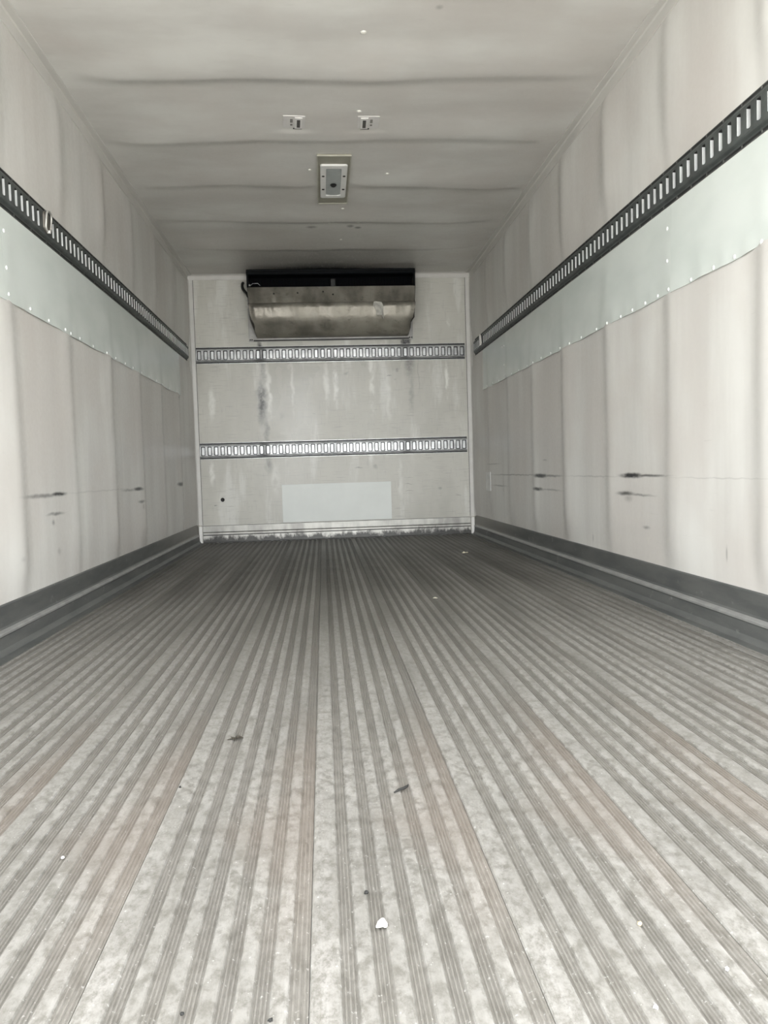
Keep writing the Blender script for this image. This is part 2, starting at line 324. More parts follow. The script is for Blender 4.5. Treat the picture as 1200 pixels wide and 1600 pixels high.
# corner and cove trims
def ang(bm, pts): prism(bm, pts, 'y', Y0+.002, D-.004)
for nm, sx in (('trim_1', 1), ('trim_2', -1)):
    X = (lambda x: x) if sx > 0 else (lambda x: W-x)
    bm = bmesh.new(); prism(bm, [(X(p), q) for p, q in [(0, H-.051), (.0035, H-.051), (.0045, H-.048), (.005, H-.010), (.010, H-.005), (.034, H-.0045), (.0365, H-.0035), (.0365, H+.001), (0, H+.001)]], 'y', Y0+.002, D-.004)
    struct(link(nm, bm, plain('cove_trim', (.53, .52, .49), .4, 0, .05, 3)))
for nm, sx in (('trim_3', 1), ('trim_4', -1)):       # corner posts on the front wall
    X = (lambda x: x) if sx > 0 else (lambda x: W-x)
    bm = bmesh.new(); prism(bm, [(X(p), q) for p, q in [(.0, D-.034), (.004, D-.034), (.008, D-.012), (.015, D-.006), (.040, D-.0045), (.0415, D-.003), (.0415, D+.001), (0, D+.001)]], 'z', .142, H-.034)
    post = struct(link(nm, bm, MTR))
    bm = bmesh.new(); prism(bm, [(X(.0416), D-.004), (X(.0445), D-.004), (X(.0445), D+.001), (X(.0416), D+.001)], 'z', .142, H-.04); link('joint_gap_strip', bm, MDARKG, post)  # dark strip standing in for the gap beside the post
    bm = bmesh.new(); prism(bm, [(X(p), q) for p, q in [(.0175, D-.048), (.0195, D-.052), (.0425, D-.052), (.0445, D-.048), (.0445, D-.018), (.0175, D-.018)]], 'z', .001, .134)
    link('post_foot', bm, plain('post_foot_white', (.80, .79, .76), .35, 0, .05), post)
bm = bmesh.new(); prism(bm, [(D, H-.040), (D-.004, H-.040), (D-.006, H-.036), (D-.008, H-.010), (D-.014, H-.003), (D-.030, H-.002), (D-.030, H+.001), (D, H+.001)], 'x', .006, W-.006)
struct(link('trim_5', bm, MTR))

# ---------------------------------------------------------------- slotted cargo rails
def rail_mesh(n, skip=(), pitch=.0508, hw=.010, hh=.030, h=.128, dp=.011, Fn=None, ch=0.0, fm=0):
    """local: u along, v up (0 = middle), w out of the wall; mats 0 body, 1 slot side, 2 backing, 3 groove line"""
    bm = bmesh.new(); L = n*pitch
    def F(u, v, w): return bm.verts.new(Fn(u, v, w))
    def q(pts, m=0):
        fc = bm.faces.new([F(*p) for p in pts]); fc.material_index = m
    wt = .0035+dp
    prof = [(-h/2, 0, 3), (-h/2, .0025, 3 if fm else 0), (-h/2+.0028, .0026, fm), (-h/2+.010, .0028, 3), (-h/2+.0145, .0022, 3 if fm else 0), (-h/2+.017, .0022, 0), (-h/2+.021, wt-.003, 0), (-h/2+.025, wt, 0)]
    for sg in (1, -1):
        for i in range(len(prof)-1):
            a, b = prof[i], prof[i+1]
            q([(0, sg*a[0], a[1]), (L, sg*a[0], a[1]), (L, sg*b[0], b[1]), (0, sg*b[0], b[1])], b[2])
    V = h/2-.025; c = .0035
    for k in range(n):
        u0, u1 = k*pitch, (k+1)*pitch; m = (u0+u1)/2
        if k in skip: q([(u0, -V, wt), (u1, -V, wt), (u1, V, wt), (u0, V, wt)]); continue
        a, b = m-hw, m+hw
        ring = [(a+c, -hh), (b-c, -hh), (b, -hh+c), (b, hh-c), (b-c, hh), (a+c, hh), (a, hh-c), (a, -hh+c)]
        q([(u0, -V, wt), (u1, -V, wt), (b-c, -hh, wt), (a+c, -hh, wt)]); q([(u0, V, wt), (a+c, hh, wt), (b-c, hh, wt), (u1, V, wt)])
        q([(u0, -V, wt), (a+c, -hh, wt), (a, -hh+c, wt), (a, hh-c, wt), (a+c, hh, wt), (u0, V, wt)])
        q([(u1, -V, wt), (u1, V, wt), (b-c, hh, wt), (b, hh-c, wt), (b, -hh+c, wt), (b-c, -hh, wt)])
        rin = [(m+(p[0]-m)*(1-ch/hw), p[1]*(1-ch/hh)) for p in ring]
        for i in range(8):
            p, r_, p2, r3 = ring[i], ring[(i+1) % 8], rin[i], rin[(i+1) % 8]
            mt = 1 if i == 2 else 3  # bare side facing the opening coloured bright as lit, other sides coloured dark
            if ch:
                q([(*p, wt), (*r_, wt), (*r3, wt-.005), (*p2, wt-.005)], 1)
                q([(*p2, wt-.005), (*r3, wt-.005), (*r3, .0012), (*p2, .0012)], 3)
            else: q([(*p, wt), (*r_, wt), (*r_, .0012), (*p, .0012)], mt)
        q([(*p, wt-.0075 if ch else .0012) for p in rin], 2)
    # end caps
    for uu in (0, L): q([(uu, -h/2, 0), (uu, -h/2+.012, .0028), (uu, -h/2+.021, wt-.003), (uu, -V, wt), (uu, V, wt), (uu, h/2-.021, wt-.003), (uu, h/2-.012, .0028), (uu, h/2, 0)])
    return bm
def rail(name, label, org, Fn, n, mats, skip, rivpos, group, ch=0.0, hw=.010):
    e = empty(name, org); tag(e, label, 'rail', group)
    bm = rail_mesh(n, skip, Fn=Fn, ch=ch, hw=hw, fm=2 if ch else 0, hh=.0355 if ch else .030); bmesh.ops.remove_doubles(bm, verts=bm.verts, dist=.00005); link('slotted_channel', bm, mats, e)
    bm = bmesh.new()
    for uu in rivpos:
        for sg in (1, -1):
            c0 = Vector(Fn(uu, sg*.0585, .0028)); nn = (Vector(Fn(uu, 0, 1))-Vector(Fn(uu, 0, 0)))
            t1 = nn.orthogonal().normalized(); t2 = nn.cross(t1)
            R0 = [bm.verts.new(c0+(t1*cos(i*PI/3)+t2*sin(i*PI/3))*.0045) for i in range(6)]; top = bm.verts.new(c0+nn*.0022)
            for i in range(6): bm.faces.new((R0[i], R0[(i+1) % 6], top))
    o = link('rivets', bm, mats[4], e, True); o['kind'] = 'stuff'
    return e
ZR = 1.4785; P_ = .0508
# left rail: slot centres at y = 2.669 + k*P_
nL = int((6.06-.40)/P_); yL = 2.669-P_*.5-44*P_
MSRIV = plain('dull_rivets', (.16, .16, .15), .45, .4)
rail('cargo_rail', 'long dark grey slotted cargo rail along the left side wall', (0, yL, ZR), lambda u, v, w: (w, u, v), nL, [MRAIL, MGALV, MDARKG, MDARK, MSRIV], (50, 51), [i*.1524+.03 for i in range(int(nL*P_/.1524))], 'slotted cargo rails')
yR = 2.061-P_*.5-32*P_; nR = int((6.06-yR)/P_)
rail('cargo_rail', 'long dark grey slotted cargo rail along the right side wall', (W, yR, ZR), lambda u, v, w: (-w, u, v), nR, [MRAIL, MGALV, MDARKG, MDARK, MSRIV], (), [i*.1016+.03 for i in range(int(nR*P_/.1016))], 'slotted cargo rails')
MRB = NT('rail_front_galvanised', .36, .55)
_n = MRB.noise(18, (1, 1, 1), 4); _c = MRB.mix(MRB.ramp(_n, .3, .7), (.24, .245, .245), (.42, .425, .42))
_s = MRB.stains([((.50, 0, 0), (.07, 0, .2), .7, .1), ((1.65, 0, 0), (.06, 0, .2), .6, .2), ((1.0, 0, 0), (.25, 0, .2), .2, 0)], MRB.P); MRB.color(MRB.mix(_s, _c, (.02, .02, .021))); MRB = MRB.m
MSH = plain('slot_rim_dark', (.018, .018, .018), .45, .3)
MSLOT = plain('slot_back_galvanised', (.42, .43, .43), .3, .5, .25, 12)
MBRIV = plain('black_rivets', (.010, .010, .010), .5)
for z, lb in ((1.475, 'upper galvanised slotted rail across the front wall, just below the evaporator'), (.7257, 'lower galvanised slotted rail across the front wall, above the pale patch')):
    rail('cargo_rail', lb, (.046, D-.003, z), lambda u, v, w: (u, -w, v), 42, [MRB, MSH, MSLOT, MDARK, MBRIV], (), [i*.0762+.02 for i in range(28)], 'slotted cargo rails', .0060, .0165)

# ---------------------------------------------------------------- riveted scuff sheets below the side rails
MRV = plain('rivet_pale', (.80, .82, .80), .25, .2)
def rivet_mesh(sx):
    bm = bmesh.new(); rings = []
    for rr, hh in ((.0075, 0), (.0068, .0018), (.0042, .0034)):
        rings.append([bm.verts.new((sx*hh, rr*cos(i*PI/4), rr*sin(i*PI/4))) for i in range(8)])
    top = bm.verts.new((sx*.004, 0, 0))
    for a, b in zip(rings, rings[1:]):
        for i in range(8): bm.faces.new((a[i], a[(i+1) % 8], b[(i+1) % 8], b[i]))
    for i in range(8): bm.faces.new((rings[-1][i], rings[-1][(i+1) % 8], top))
    return bm
def sheet(label, side, ya, yb, z0, z1, rv, sgroup, tail=False):
    sx = 1 if side == 0 else -1; X0 = 0 if side == 0 else W
    edge = sorted(p[0] for p in rv if p[1] < z0+.03)
    def surf(y, z):
        k = 0
        if edge:
            d = min(abs(y-e) for e in edge); k = .0022*sstep(.02, .07, d)*(1-sstep(z0, z0+.10, z))
        return bulge(y, z, side)*.4+.0050+k*1.2+.0008*noise.noise(Vector((y*2.2, z*3, side*7+1)))
    e = empty('scuff_sheet', (X0, (ya+yb)/2, z0)); tag(e, label, 'sheet', sgroup); cy = (ya+yb)/2
    us = lin(ya, yb, max(8, int((yb-ya)/.02))); vs = lin(z0, z1, 14)
    def zz(y, z): return z+(.0028*noise.noise(Vector((y*3.3, 5, side)))+.0014*sin(y*19))*(1-sstep(z0, z0+.03, z))
    bm = bmesh.new(); nu, nv = len(us), len(vs)
    f_ = lambda y, z, o: (sx*(surf(y, z)-o), y-cy, zz(y, z)-z0)
    for o_ in (0, .0018):
        G = [[bm.verts.new(f_(a, b, o_)) for b in vs] for a in us]
        for p in range(nu-1):
            for q_ in range(nv-1): bm.faces.new((G[p][q_], G[p+1][q_], G[p+1][q_+1], G[p][q_+1])).smooth = True
    rim = [(a, z0) for a in us]+[(yb, b) for b in vs[1:]]+[(a, z1) for a in us[-2::-1]]+[(ya, b) for b in vs[-2:0:-1]]
    A = [bm.verts.new(f_(a, b, 0)) for a, b in rim]; B = [bm.verts.new(f_(a, b, .0018)) for a, b in rim]
    for p in range(len(rim)): bm.faces.new((A[p], A[(p+1) % len(rim)], B[(p+1) % len(rim)], B[p]))
    link('sheet', bm, MS, e)
    first = None
    for (y, z) in rv:
        if first is None: first = link('rivet', rivet_mesh(sx), MRV, e, True); o = first
        else: o = first.copy(); C.objects.link(o); o.parent = e
        o.location = (sx*(surf(y, z)-.0003), y-cy, z-z0)
    return e
Z0 = 1.113; ZT = 1.409
rl = [(2.626, 1.136), (2.823, 1.13), (3.004, 1.125), (3.183, 1.125), (3.252, 1.122), (3.376, 1.123), (3.566, 1.122), (3.768, 1.124), (3.937, 1.124), (4.122, 1.124), (4.282, 1.124), (4.487, 1.124), (4.68, 1.124), (4.87, 1.124), (5.06, 1.124), (5.28, 1.124), (5.5, 1.124)]
sheet('long pale green sheet riveted below the left rail, running to the front wall', 0, 2.6015, 5.68, Z0, ZT, rl+[(2.62, 1.337), (2.62, 1.22)], 'riveted scuff sheets')
sheet('near pale sheet on the left wall, at the left edge of the photo', 0, Y0+.01, 2.601, Z0, ZT, [(y, 1.124) for y in (.5, .7, .9, 1.1, 1.3, 1.5, 1.7, 1.9, 2.1, 2.3, 2.45)], 'riveted scuff sheets')
rr_ = [(2.634, 1.127), (2.727, 1.126), (2.837, 1.124), (2.957, 1.124), (3.073, 1.122), (3.213, 1.122), (3.351, 1.122), (3.553, 1.122), (3.721, 1.122), (3.873, 1.123), (4.039, 1.123), (4.218, 1.126), (4.374, 1.123), (4.513, 1.124), (4.706, 1.124), (4.883, 1.127)]
sheet('middle and longest pale sheet riveted below the right rail', 1, 2.6145, 5.03, Z0, ZT, rr_+[(2.642, 1.337), (2.642, 1.226)], 'riveted scuff sheets')
sheet('short far pale sheet on the right wall, next to the front corner', 1, 5.0305, 5.76, Z0, ZT, [(5.074, 1.332), (5.084, 1.208), (5.056, 1.128), (5.26, 1.127), (5.45, 1.128), (5.61, 1.13), (5.13, 1.334)], 'riveted scuff sheets')
sheet('near pale sheet on the right wall, cut by the right edge of the photo', 1, Y0+.01, 2.614, Z0, ZT, [(y, 1.122) for y in (.5, .7, .9, 1.1, 1.3, 1.5, 1.7, 1.9, 2.06, 2.208, 2.33, 2.475)], 'riveted scuff sheets')

# small bare patch plates
MP = plain('patch_pale_green', (.70, .73, .70), .42, 0, .03, 4)
bm = bmesh.new(); box(bm, (-.4375, -.0022, 0), (.4375, 0, .302), 0, .0007)
o = link('patch_plate', bm, MP); o.location = (1.1135, D-.0045, .142); tag(o, 'large pale rectangular patch plate low on the front wall', 'plate')
bm = bmesh.new(); box(bm, (-.0025, -.075, 0), (.012, .075, .138), 0, .0007)
o = link('patch_plate', bm, plain('patch_grey', (.68, .68, .665), .4)); o.location = (W-max(bulge(5.545+.015*i, .36+.023*j, 1) for i in range(11) for j in range(7)), 5.62, .36); tag(o, 'small grey patch plate on the right wall by the front corner', 'plate')
# black plug in the front wall
bm = bmesh.new()
R_ = [[bm.verts.new((rr*cos(i*PI/8), yy, rr*sin(i*PI/8))) for i in range(16)] for rr, yy in ((.016, 0), (.0155, -.004), (.011, -.0055), (.009, -.002))]
for a, b in zip(R_, R_[1:]):
    for i in range(16): bm.faces.new((a[i], a[(i+1) % 16], b[(i+1) % 16], b[i]))
bm.faces.new(R_[-1]); o = link('wall_plug', bm, plain('black_rubber', (.012, .011, .010), .6), None, True); o.location = (.206, D-.002, .339); tag(o, 'small round black plug low on the left of the front wall', 'plug')

# ---------------------------------------------------------------- lashing rings clipped in the side rails
MRG = plain('ring_zinc', (.42, .41, .38), .35, .5); MRGW = plain('ring_white', (.75, .74, .70), .4, .1)
def stadium(w, h, n=8):
    rr = w/2; s = h/2-rr; pts = []
    for i in range(n+1): a = PI*i/n; pts.append((rr*cos(a), s+rr*sin(a)))
    for i in range(n+1): a = PI+PI*i/n; pts.append((rr*cos(a), -s+rr*sin(a)))
    return pts
def ring(label, X, sx, y, m, mp, sc=1.0, wd=1.0):
    e = empty('lashing_ring', (X, y, ZR-.036)); tag(e, label, 'ring')
    bm = bmesh.new(); st = [(a*wd, b) for a, b in stadium(.040*sc, .078*sc)]; A = [bm.verts.new((sx*.0150, p, q+.042)) for p, q in st]; B = [bm.verts.new((sx*.0215, p*.9, q*.95+.042)) for p, q in st]
    n = len(st)
    for i in range(n): bm.faces.new((A[i], A[(i+1) % n], B[(i+1) % n], B[i]))
    bm.faces.new(B); bm.faces.new(A[::-1]); link('ring_plate', bm, mp, e)
    bm = bmesh.new(); tube(bm, [(sx*(.0265+.004*(q/.04)), p, q+.042) for p, q in [(a*wd, b) for a, b in stadium(.038*sc, .074*sc, 10)]], .0042*sc, 8, True); link('ring_loop', bm, m, e, True)
    bm = bmesh.new(); box(bm, (min(sx*.02, sx*.031), -.006, .0), (max(sx*.02, sx*.031), .006, .010), 0, .002); link('ring_catch', bm, MRGW, e)
ring('zinc lashing ring clipped into the left rail near the camera', 0, 1, 2.995, MRG, plain('ring_plate_brown', (.10, .09, .075), .45, .3), 1.0, 1.35)
ring('small white lashing ring clipped in the far end of the right rail', W, -1, 5.727, MRGW, MDARKG, .95)

# ---------------------------------------------------------------- evaporator unit under the ceiling of the front wall
def evap():
    x0, x1 = .479, 1.768; ex = 0.0
    e = empty('evaporator_unit', ((x0+x1)/2, D-.01, 1.56)); ox, oy, oz = e.location
    tag(e, 'dark grey and bare metal refrigeration evaporator under the ceiling on the front wall', 'evaporator')
    MB_ = NT('evaporator_casing', .44, .5); n = MB_.noise(6, (1, 1, .7), 5); c = MB_.mix(MB_.ramp(n, .3, .7), (.17, .158, .134), (.36, .34, .29))
    c = MB_.mix(MB_.ramp(MB_.noise(11, (1, 1, 2), 4, .7, (3, 3, 3)), .56, .7, 0, .5), c, (.09, .082, .068)); MB_.color(c); MB_.bump(MB_.noise(9, (1, 1, 1.5), 4), .6, .008); MB_.put(MB_.b.inputs['Roughness'], MB_.ramp(n, .35, .65, .36, .55))
    MD_ = plain('evaporator_dark_plastic', (.0025, .0035, .0045), .6, 0, .2); MN = plain('coil_black_blue', (.0010, .0015, .003), .6, 0, .3); MN.node_tree.nodes['Principled BSDF'].inputs['Specular IOR Level'].default_value = .1; MD_.node_tree.nodes['Principled BSDF'].inputs['Specular IOR Level'].default_value = .12
    ME = plain('evaporator_end', (.04, .037, .032), .45, .4, .4)
    # front casing: folded sheet, dented along its upper crease, ends drawn in towards the wall
    prof = [(5.995, 1.952), (5.990, 1.948), (6.026, 1.842), (6.018, 1.836), (5.984, 1.826), (5.989, 1.790), (5.996, 1.745), (6.002, 1.714), (6.026, 1.680), (6.055, 1.635), (6.10, 1.610), (6.15, 1.600), (6.195, 1.600)]
    us = lin(0, 1, 110); bm = bmesh.new(); rows = []
    for uu in us:
        row = []
        for i, (y, z) in enumerate(prof):
            tp = .0 if z > 1.85 else .004 if z > 1.78 else .012 if z > 1.7 else .040 if z > 1.62 else .047
            a, b = x0+tp+.003, x1-tp-.003; x = a+(b-a)*uu
            en = sstep(0, .03, uu)*sstep(0, .03, 1-uu)
            dz = (.010*noise.noise(Vector((x*11, i, 2)))+.008*noise.noise(Vector((x*27, i, 5)))) if 2 <= i <= 5 else .0015*noise.noise(Vector((x*4, i, 1)))
            row.append(bm.verts.new((x-ox, y+dz*.9+.010*(1-en)-oy, z+dz*.5-oz)))
        rows.append(row)
    for a, b in zip(rows, rows[1:]):
        for i in range(len(prof)-1): bm.faces.new((a[i], b[i], b[i+1], a[i+1]))
    casing = link('front_casing', bm, MB_.m, e, True)
    # tin patch left of a peeled label
    bm = bmesh.new(); pts = [(1.440, 1.828), (1.452, 1.832), (1.500, 1.826), (1.512, 1.80), (1.512, 1.745), (1.515, 1.700), (1.500, 1.728), (1.462, 1.730), (1.455, 1.765), (1.436, 1.80)]
    A = [bm.verts.new((p-ox, (5.980 if q > 1.72 else 5.994)-.0010-oy, q-oz)) for p, q in pts]; B = [bm.verts.new((p-ox, (5.980 if q > 1.72 else 5.994)+.006-oy, q-oz)) for p, q in pts]
    bm.faces.new(A); bm.faces.new(B[::-1])
    for i in range(len(pts)): bm.faces.new((A[i], A[(i+1) % len(pts)], B[(i+1) % len(pts)], B[i]))
    link('label_remnant', bm, plain('label_paper', (.42, .41, .37), .6, .1, .25, 40), casing)
    # screw holes in the upper band
    for hx, hz in ((.680, 1.905), (.860, 1.908), (1.055, 1.915), (1.130, 1.895)):
        bm = bmesh.new(); bmesh.ops.create_cone(bm, cap_ends=True, segments=8, radius1=.007, radius2=.005, depth=.006, matrix=Matrix.Translation((0, 0, 0)) @ Matrix.Rotation(PI/2, 4, 'X'))
        o = link('screw', bm, MDARK, casing); o.location = (hx-ox, 5.990+(1.948-hz)*.34-.001-oy, hz-oz)
    # end plates
    for xx, s in ((x0, 1), (x1, -1)):
        ep = [(6.030, 2.085), (6.030, 1.955), (5.993, 1.950), (6.029, 1.842), (5.989, 1.824), (5.999, 1.740), (6.006, 1.712), (6.03, 1.677), (6.06, 1.640), (6.10, 1.616), (6.15, 1.604), (6.20, 1.604), (6.20, 2.085)]
        bm = bmesh.new(); va, vb = [], []
        for y, z in ep:
            tp = .0 if z > 1.85 else .004 if z > 1.78 else .012 if z > 1.7 else .040 if z > 1.62 else .047
            va.append(bm.verts.new((xx+s*tp-ox, y-oy, z-oz))); vb.append(bm.verts.new((xx+s*(tp+.003)-ox, y-oy, z-oz)))
        bm.faces.new(va); bm.faces.new(vb[::-1])
        for i in range(len(ep)): bm.faces.new((va[i], va[(i+1) % len(ep)], vb[(i+1) % len(ep)], vb[i]))
        link('end_plate', bm, ME, e)
    # top frame with lipped rim
    bm = bmesh.new(); prism(bm, [(6.024-oy, 2.090-oz), (6.020-oy, 2.086-oz), (6.022-oy, 2.078-oz), (6.016-oy, 2.072-oz), (6.016-oy, 2.056-oz), (6.024-oy, 2.050-oz), (6.19-oy, 2.050-oz), (6.19-oy, 2.090-oz)], 'x', x0-.004-ox, x1+.004-ox); link('top_frame', bm, MD_, e)
    for q0 in (x0-.002, x1-.012):
        bm = bmesh.new(); box(bm, (q0-ox, 6.014-oy, 1.950-oz), (q0+.014-ox, 6.03-oy, 2.05-oz)); link('side_frame', bm, MD_, e)
    # coil behind the opening: fins
    bm = bmesh.new(); box(bm, (x0+.004-ox, 6.13-oy, 1.80-oz), (x1-.004-ox, 6.19-oy, 2.05-oz)); coil = link('coil_block', bm, MN, e)
    bm = bmesh.new()
    for i in range(150):
        xx = x0+.015+i*(x1-x0-.03)/149; box(bm, (xx-.0006-ox, 6.10-oy, 1.90-oz), (xx+.0006-ox, 6.131-oy, 2.048-oz))
    o = link('coil_fins', bm, MN, coil); o['kind'] = 'stuff'
    bm = bmesh.new(); box(bm, (1.115-ox, 6.03-oy, 1.955-oz), (1.155-ox, 6.09-oy, 2.02-oz), 0, .006); link('sensor_bracket', bm, plain('bracket_grey', (.02, .02, .02), .4, .5), e)
    bm = bmesh.new(); box(bm, (x0+.004-ox, 6.008-oy, 1.944-oz), (x1-.004-ox, 6.13-oy, 1.950-oz)); link('inner_shelf', bm, MN, e)
    bm = bmesh.new(); tube(bm, [(.500-ox, 6.05-oy, 1.972-oz), (.52-ox, 6.028-oy, 1.987-oz), (.56-ox, 6.024-oy, 1.988-oz), (.578-ox, 6.03-oy, 1.972-oz)], .0022, 6); link('wire', bm, plain('wire_grey', (.4, .4, .42), .4), e, True)
    bm = bmesh.new(); bmesh.ops.create_uvsphere(bm, u_segments=10, v_segments=6, radius=.008); o = link('bolt_head', bm, MGALVD, e, True); o.location = (.500-ox, 6.010-oy, 1.972-oz)
    # drain hose at the left end
    bm = bmesh.new(); pts = [(.435, 6.19, 2.030), (.434, 6.16, 2.022), (.433, 6.13, 1.995), (.440, 6.10, 1.965), (.458, 6.07, 1.935), (.474, 6.045, 1.915), (.484, 6.04, 1.89)]
    sm = []
    for i in range(len(pts)-1):
        p0_, p1_, p2_, p3_ = [Vector(pts[max(0, min(len(pts)-1, i+k))]) for k in (-1, 0, 1, 2)]
        for tt in (0, .33, .66):
            sm.append(.5*((2*p1_)+(-p0_+p2_)*tt+(2*p0_-5*p1_+4*p2_-p3_)*tt*tt+(-p0_+3*p1_-3*p2_+p3_)*tt**3))
    sm.append(Vector(pts[-1])); tube(bm, [(p.x-ox, p.y-oy, p.z-oz) for p in sm], .011, 10); link('drain_hose', bm, plain('hose_black', (.003, .003, .003), .45), e, True)
    # mounting plate and drip lip on the wall below
    bm = bmesh.new(); box(bm, (.462-ox, 6.1925-oy, 1.575-oz), (1.762-ox, 6.1990-oy, 1.93-oz), 0, .001); mp = link('mounting_plate', bm, plain('mount_plate', (.30, .295, .28), .42, .2, .2, 9), e)
    bm = bmesh.new(); prism(bm, [(6.1925-oy, 1.588-oz), (6.186-oy, 1.588-oz), (6.186-oy, 1.584-oz), (6.1925-oy, 1.578-oz)], 'x', .50-ox, 1.73-ox); link('drip_lip', bm, MDARKG, mp)
    for bx in (.474, .488, 1.735, 1.752):
        bm = bmesh.new(); bmesh.ops.create_uvsphere(bm, u_segments=8, v_segments=6, radius=.006); o = link('bolt_head', bm, MDARKG, mp, True); o.location = (bx-ox, 6.191-oy, 1.590-oz)
    return e
evap()

# ---------------------------------------------------------------- ceiling light
def ceil_z(x, y): return H-max(0, cbulge(x, y))
e = empty('ceiling_light', (1.1165, 4.245, H)); tag(e, 'rectangular ceiling light, white frame and grey lens on a tan plate', 'ceiling light')
lo = min(ceil_z(1.03+.0875*i, 3.90+.1*j) for i in range(3) for j in range(8))-H
bm = bmesh.new(); box(bm, (-.0865, -.343, lo-.006), (.0865, .340, -.0005), 0, .003); pltl = link('base_plate', bm, plain('light_plate_tan', (.27, .26, .205), .45, .1, .08), e)
bm = bmesh.new(); zz_ = lo-.006
for a, b in (((-.0865, -.343), (.0865, -.335)), ((-.0865, .332), (.0865, .340)), ((-.0865, -.335), (-.081, .332)), ((.081, -.335), (.0865, .332))): box(bm, (a[0], a[1], zz_-.003), (b[0], b[1], zz_+.0005))
link('plate_rim', bm, plain('plate_rim_pale', (.42, .41, .35), .4), e)
bm = bmesh.new(); fx, fy0, fy1 = .070, -.236, .224; bw, bt = .030, .038
T = zz_-.009
def frame_ring(bm, o_, i_, zo, zi):
    A = [bm.verts.new((p[0], p[1], zo)) for p in o_]; B = [bm.verts.new((p[0], p[1], zi)) for p in i_]
    for k in range(len(o_)): bm.faces.new((A[k], A[(k+1) % len(o_)], B[(k+1) % len(o_)], B[k]))
def rr4(x, y0, y1, c): return [(-x+c, y0), (x-c, y0), (x, y0+c), (x, y1-c), (x-c, y1), (-x+c, y1), (-x, y1-c), (-x, y0+c)]
frame_ring(bm, rr4(fx, fy0, fy1, .008), rr4(fx, fy0, fy1, .008), zz_, T+.002)
frame_ring(bm, rr4(fx, fy0, fy1, .008), rr4(fx-.003, fy0+.003, fy1-.003, .008), T+.002, T)
frame_ring(bm, rr4(fx-.003, fy0+.003, fy1-.003, .008), rr4(fx-bw, fy0+bt, fy1-bt, .004), T, T)
frame_ring(bm, rr4(fx-bw, fy0+bt, fy1-bt, .004), rr4(fx-bw, fy0+bt, fy1-bt, .004), T, T+.007)
fr = link('frame', bm, plain('light_frame_white', (.72, .72, .70), .35, 0, .04), e)
bm = bmesh.new(); us = lin(-(fx-bw), fx-bw, 9)
for a, b in zip(us, us[1:]):
    za, zb = T+.006-.004*(1-(a/(fx-bw))**2), T+.006-.004*(1-(b/(fx-bw))**2)
    bm.faces.new([bm.verts.new(p) for p in ((a, fy0+bt, za), (b, fy0+bt, zb), (b, fy1-bt, zb), (a, fy1-bt, za))])
bmesh.ops.remove_doubles(bm, verts=bm.verts, dist=1e-5); ln = link('lens', bm, plain('light_lens_grey', (.34, .37, .365), .3, 0, .08, 20), e, True)
bm = bmesh.new(); A = [bm.verts.new((.018*cos(i*PI/8), .018*sin(i*PI/8)*1.4, T+.001)) for i in range(16)]; B = [bm.verts.new((.012*cos(i*PI/8), .012*sin(i*PI/8)*1.4, T-.006)) for i in range(16)]
for i in range(16): bm.faces.new((A[i], A[(i+1) % 16], B[(i+1) % 16], B[i]))
bm.faces.new(B); o = link('lens_clip', bm, MDARK, ln); o.location.y = .028
for sx_, sy_ in ((-.055, -.10), (.055, -.10), (-.055, .088), (.055, .088)):
    bm = bmesh.new(); bmesh.ops.create_cone(bm, cap_ends=True, segments=10, radius1=.0075, radius2=.0075, depth=.003); o = link('screw', bm, MDARK, fr); o.location = (sx_, sy_, T-.0010)

# two small sockets with a dark slot on the ceiling
MSO = plain('socket_white', (.60, .585, .57), .45, 0, .05); MSI = plain('socket_mark_grey', (.20, .19, .18), .5)
def socket(label, cx_, cy_, mir, rot):
    e = empty('ceiling_socket', (cx_, cy_, ceil_z(cx_, cy_)+.002)); tag(e, label, 'socket'); e.rotation_euler.z = rot
    s = mir
    bm = bmesh.new(); box(bm, (-.049, -.058, -.004), (.049, .058, 0), 0, .001); link('socket_body', bm, MSO, e)
    bm = bmesh.new(); xs = sorted((s*.002, s*.036)); box(bm, (xs[0], -.048, -.0080), (xs[1], .056, -.003), 0, .001); ins = link('raised_insert', bm, plain('socket_insert', (.66, .65, .63), .4, 0, .04), e)
    bm = bmesh.new(); xs = sorted((s*.012, s*.027)); box(bm, (xs[0], -.030, -.0086), (xs[1], .044, -.0075)); link('slot', bm, plain('slot_dark', (.07, .065, .06), .6), ins)
    bm = bmesh.new(); xs = sorted((-s*.006, -s*.018)); box(bm, (xs[0], -.030, -.0046), (xs[1], .004, -.0035)); box(bm, (xs[0]+.001, .018, -.0045), (xs[1]-.001, .034, -.0035)); link('printed_mark', bm, MSI, e)
    bm = bmesh.new(); xs = sorted((-s*.004, s*.036)); box(bm, (xs[0], .056, -.0080), (xs[1], .0605, -.002)); link('shadow_strip', bm, MDARK, e)  # dark strip standing in for the shade at the socket's edge
socket('left one of two small white sockets on the ceiling, slot on its right', .932, 3.552, 1, .05)
socket('right one of two small white sockets on the ceiling, slot on its left', 1.266, 3.554, -1, -.02)
# rivets in the ceiling sheet
first = None
for x, y in ((1.206, 2.845), (1.218, 3.447), (.993, 4.103), (1.398, 4.128), (1.177, 4.686), (1.103, 4.943), (1.283, 4.922), (1.183, 5.29)):
    if first is None:
        bm = bmesh.new(); bmesh.ops.create_uvsphere(bm, u_segments=10, v_segments=6, radius=.012)
        for v in bm.verts: v.co.z *= .35
        first = link('rivet', bm, plain('ceiling_rivet_white', (.66, .65, .6), .3), ce, True); o = first
    else: o = first.copy(); C.objects.link(o); o.parent = ce
    o.location = (x, y, ceil_z(x, y))

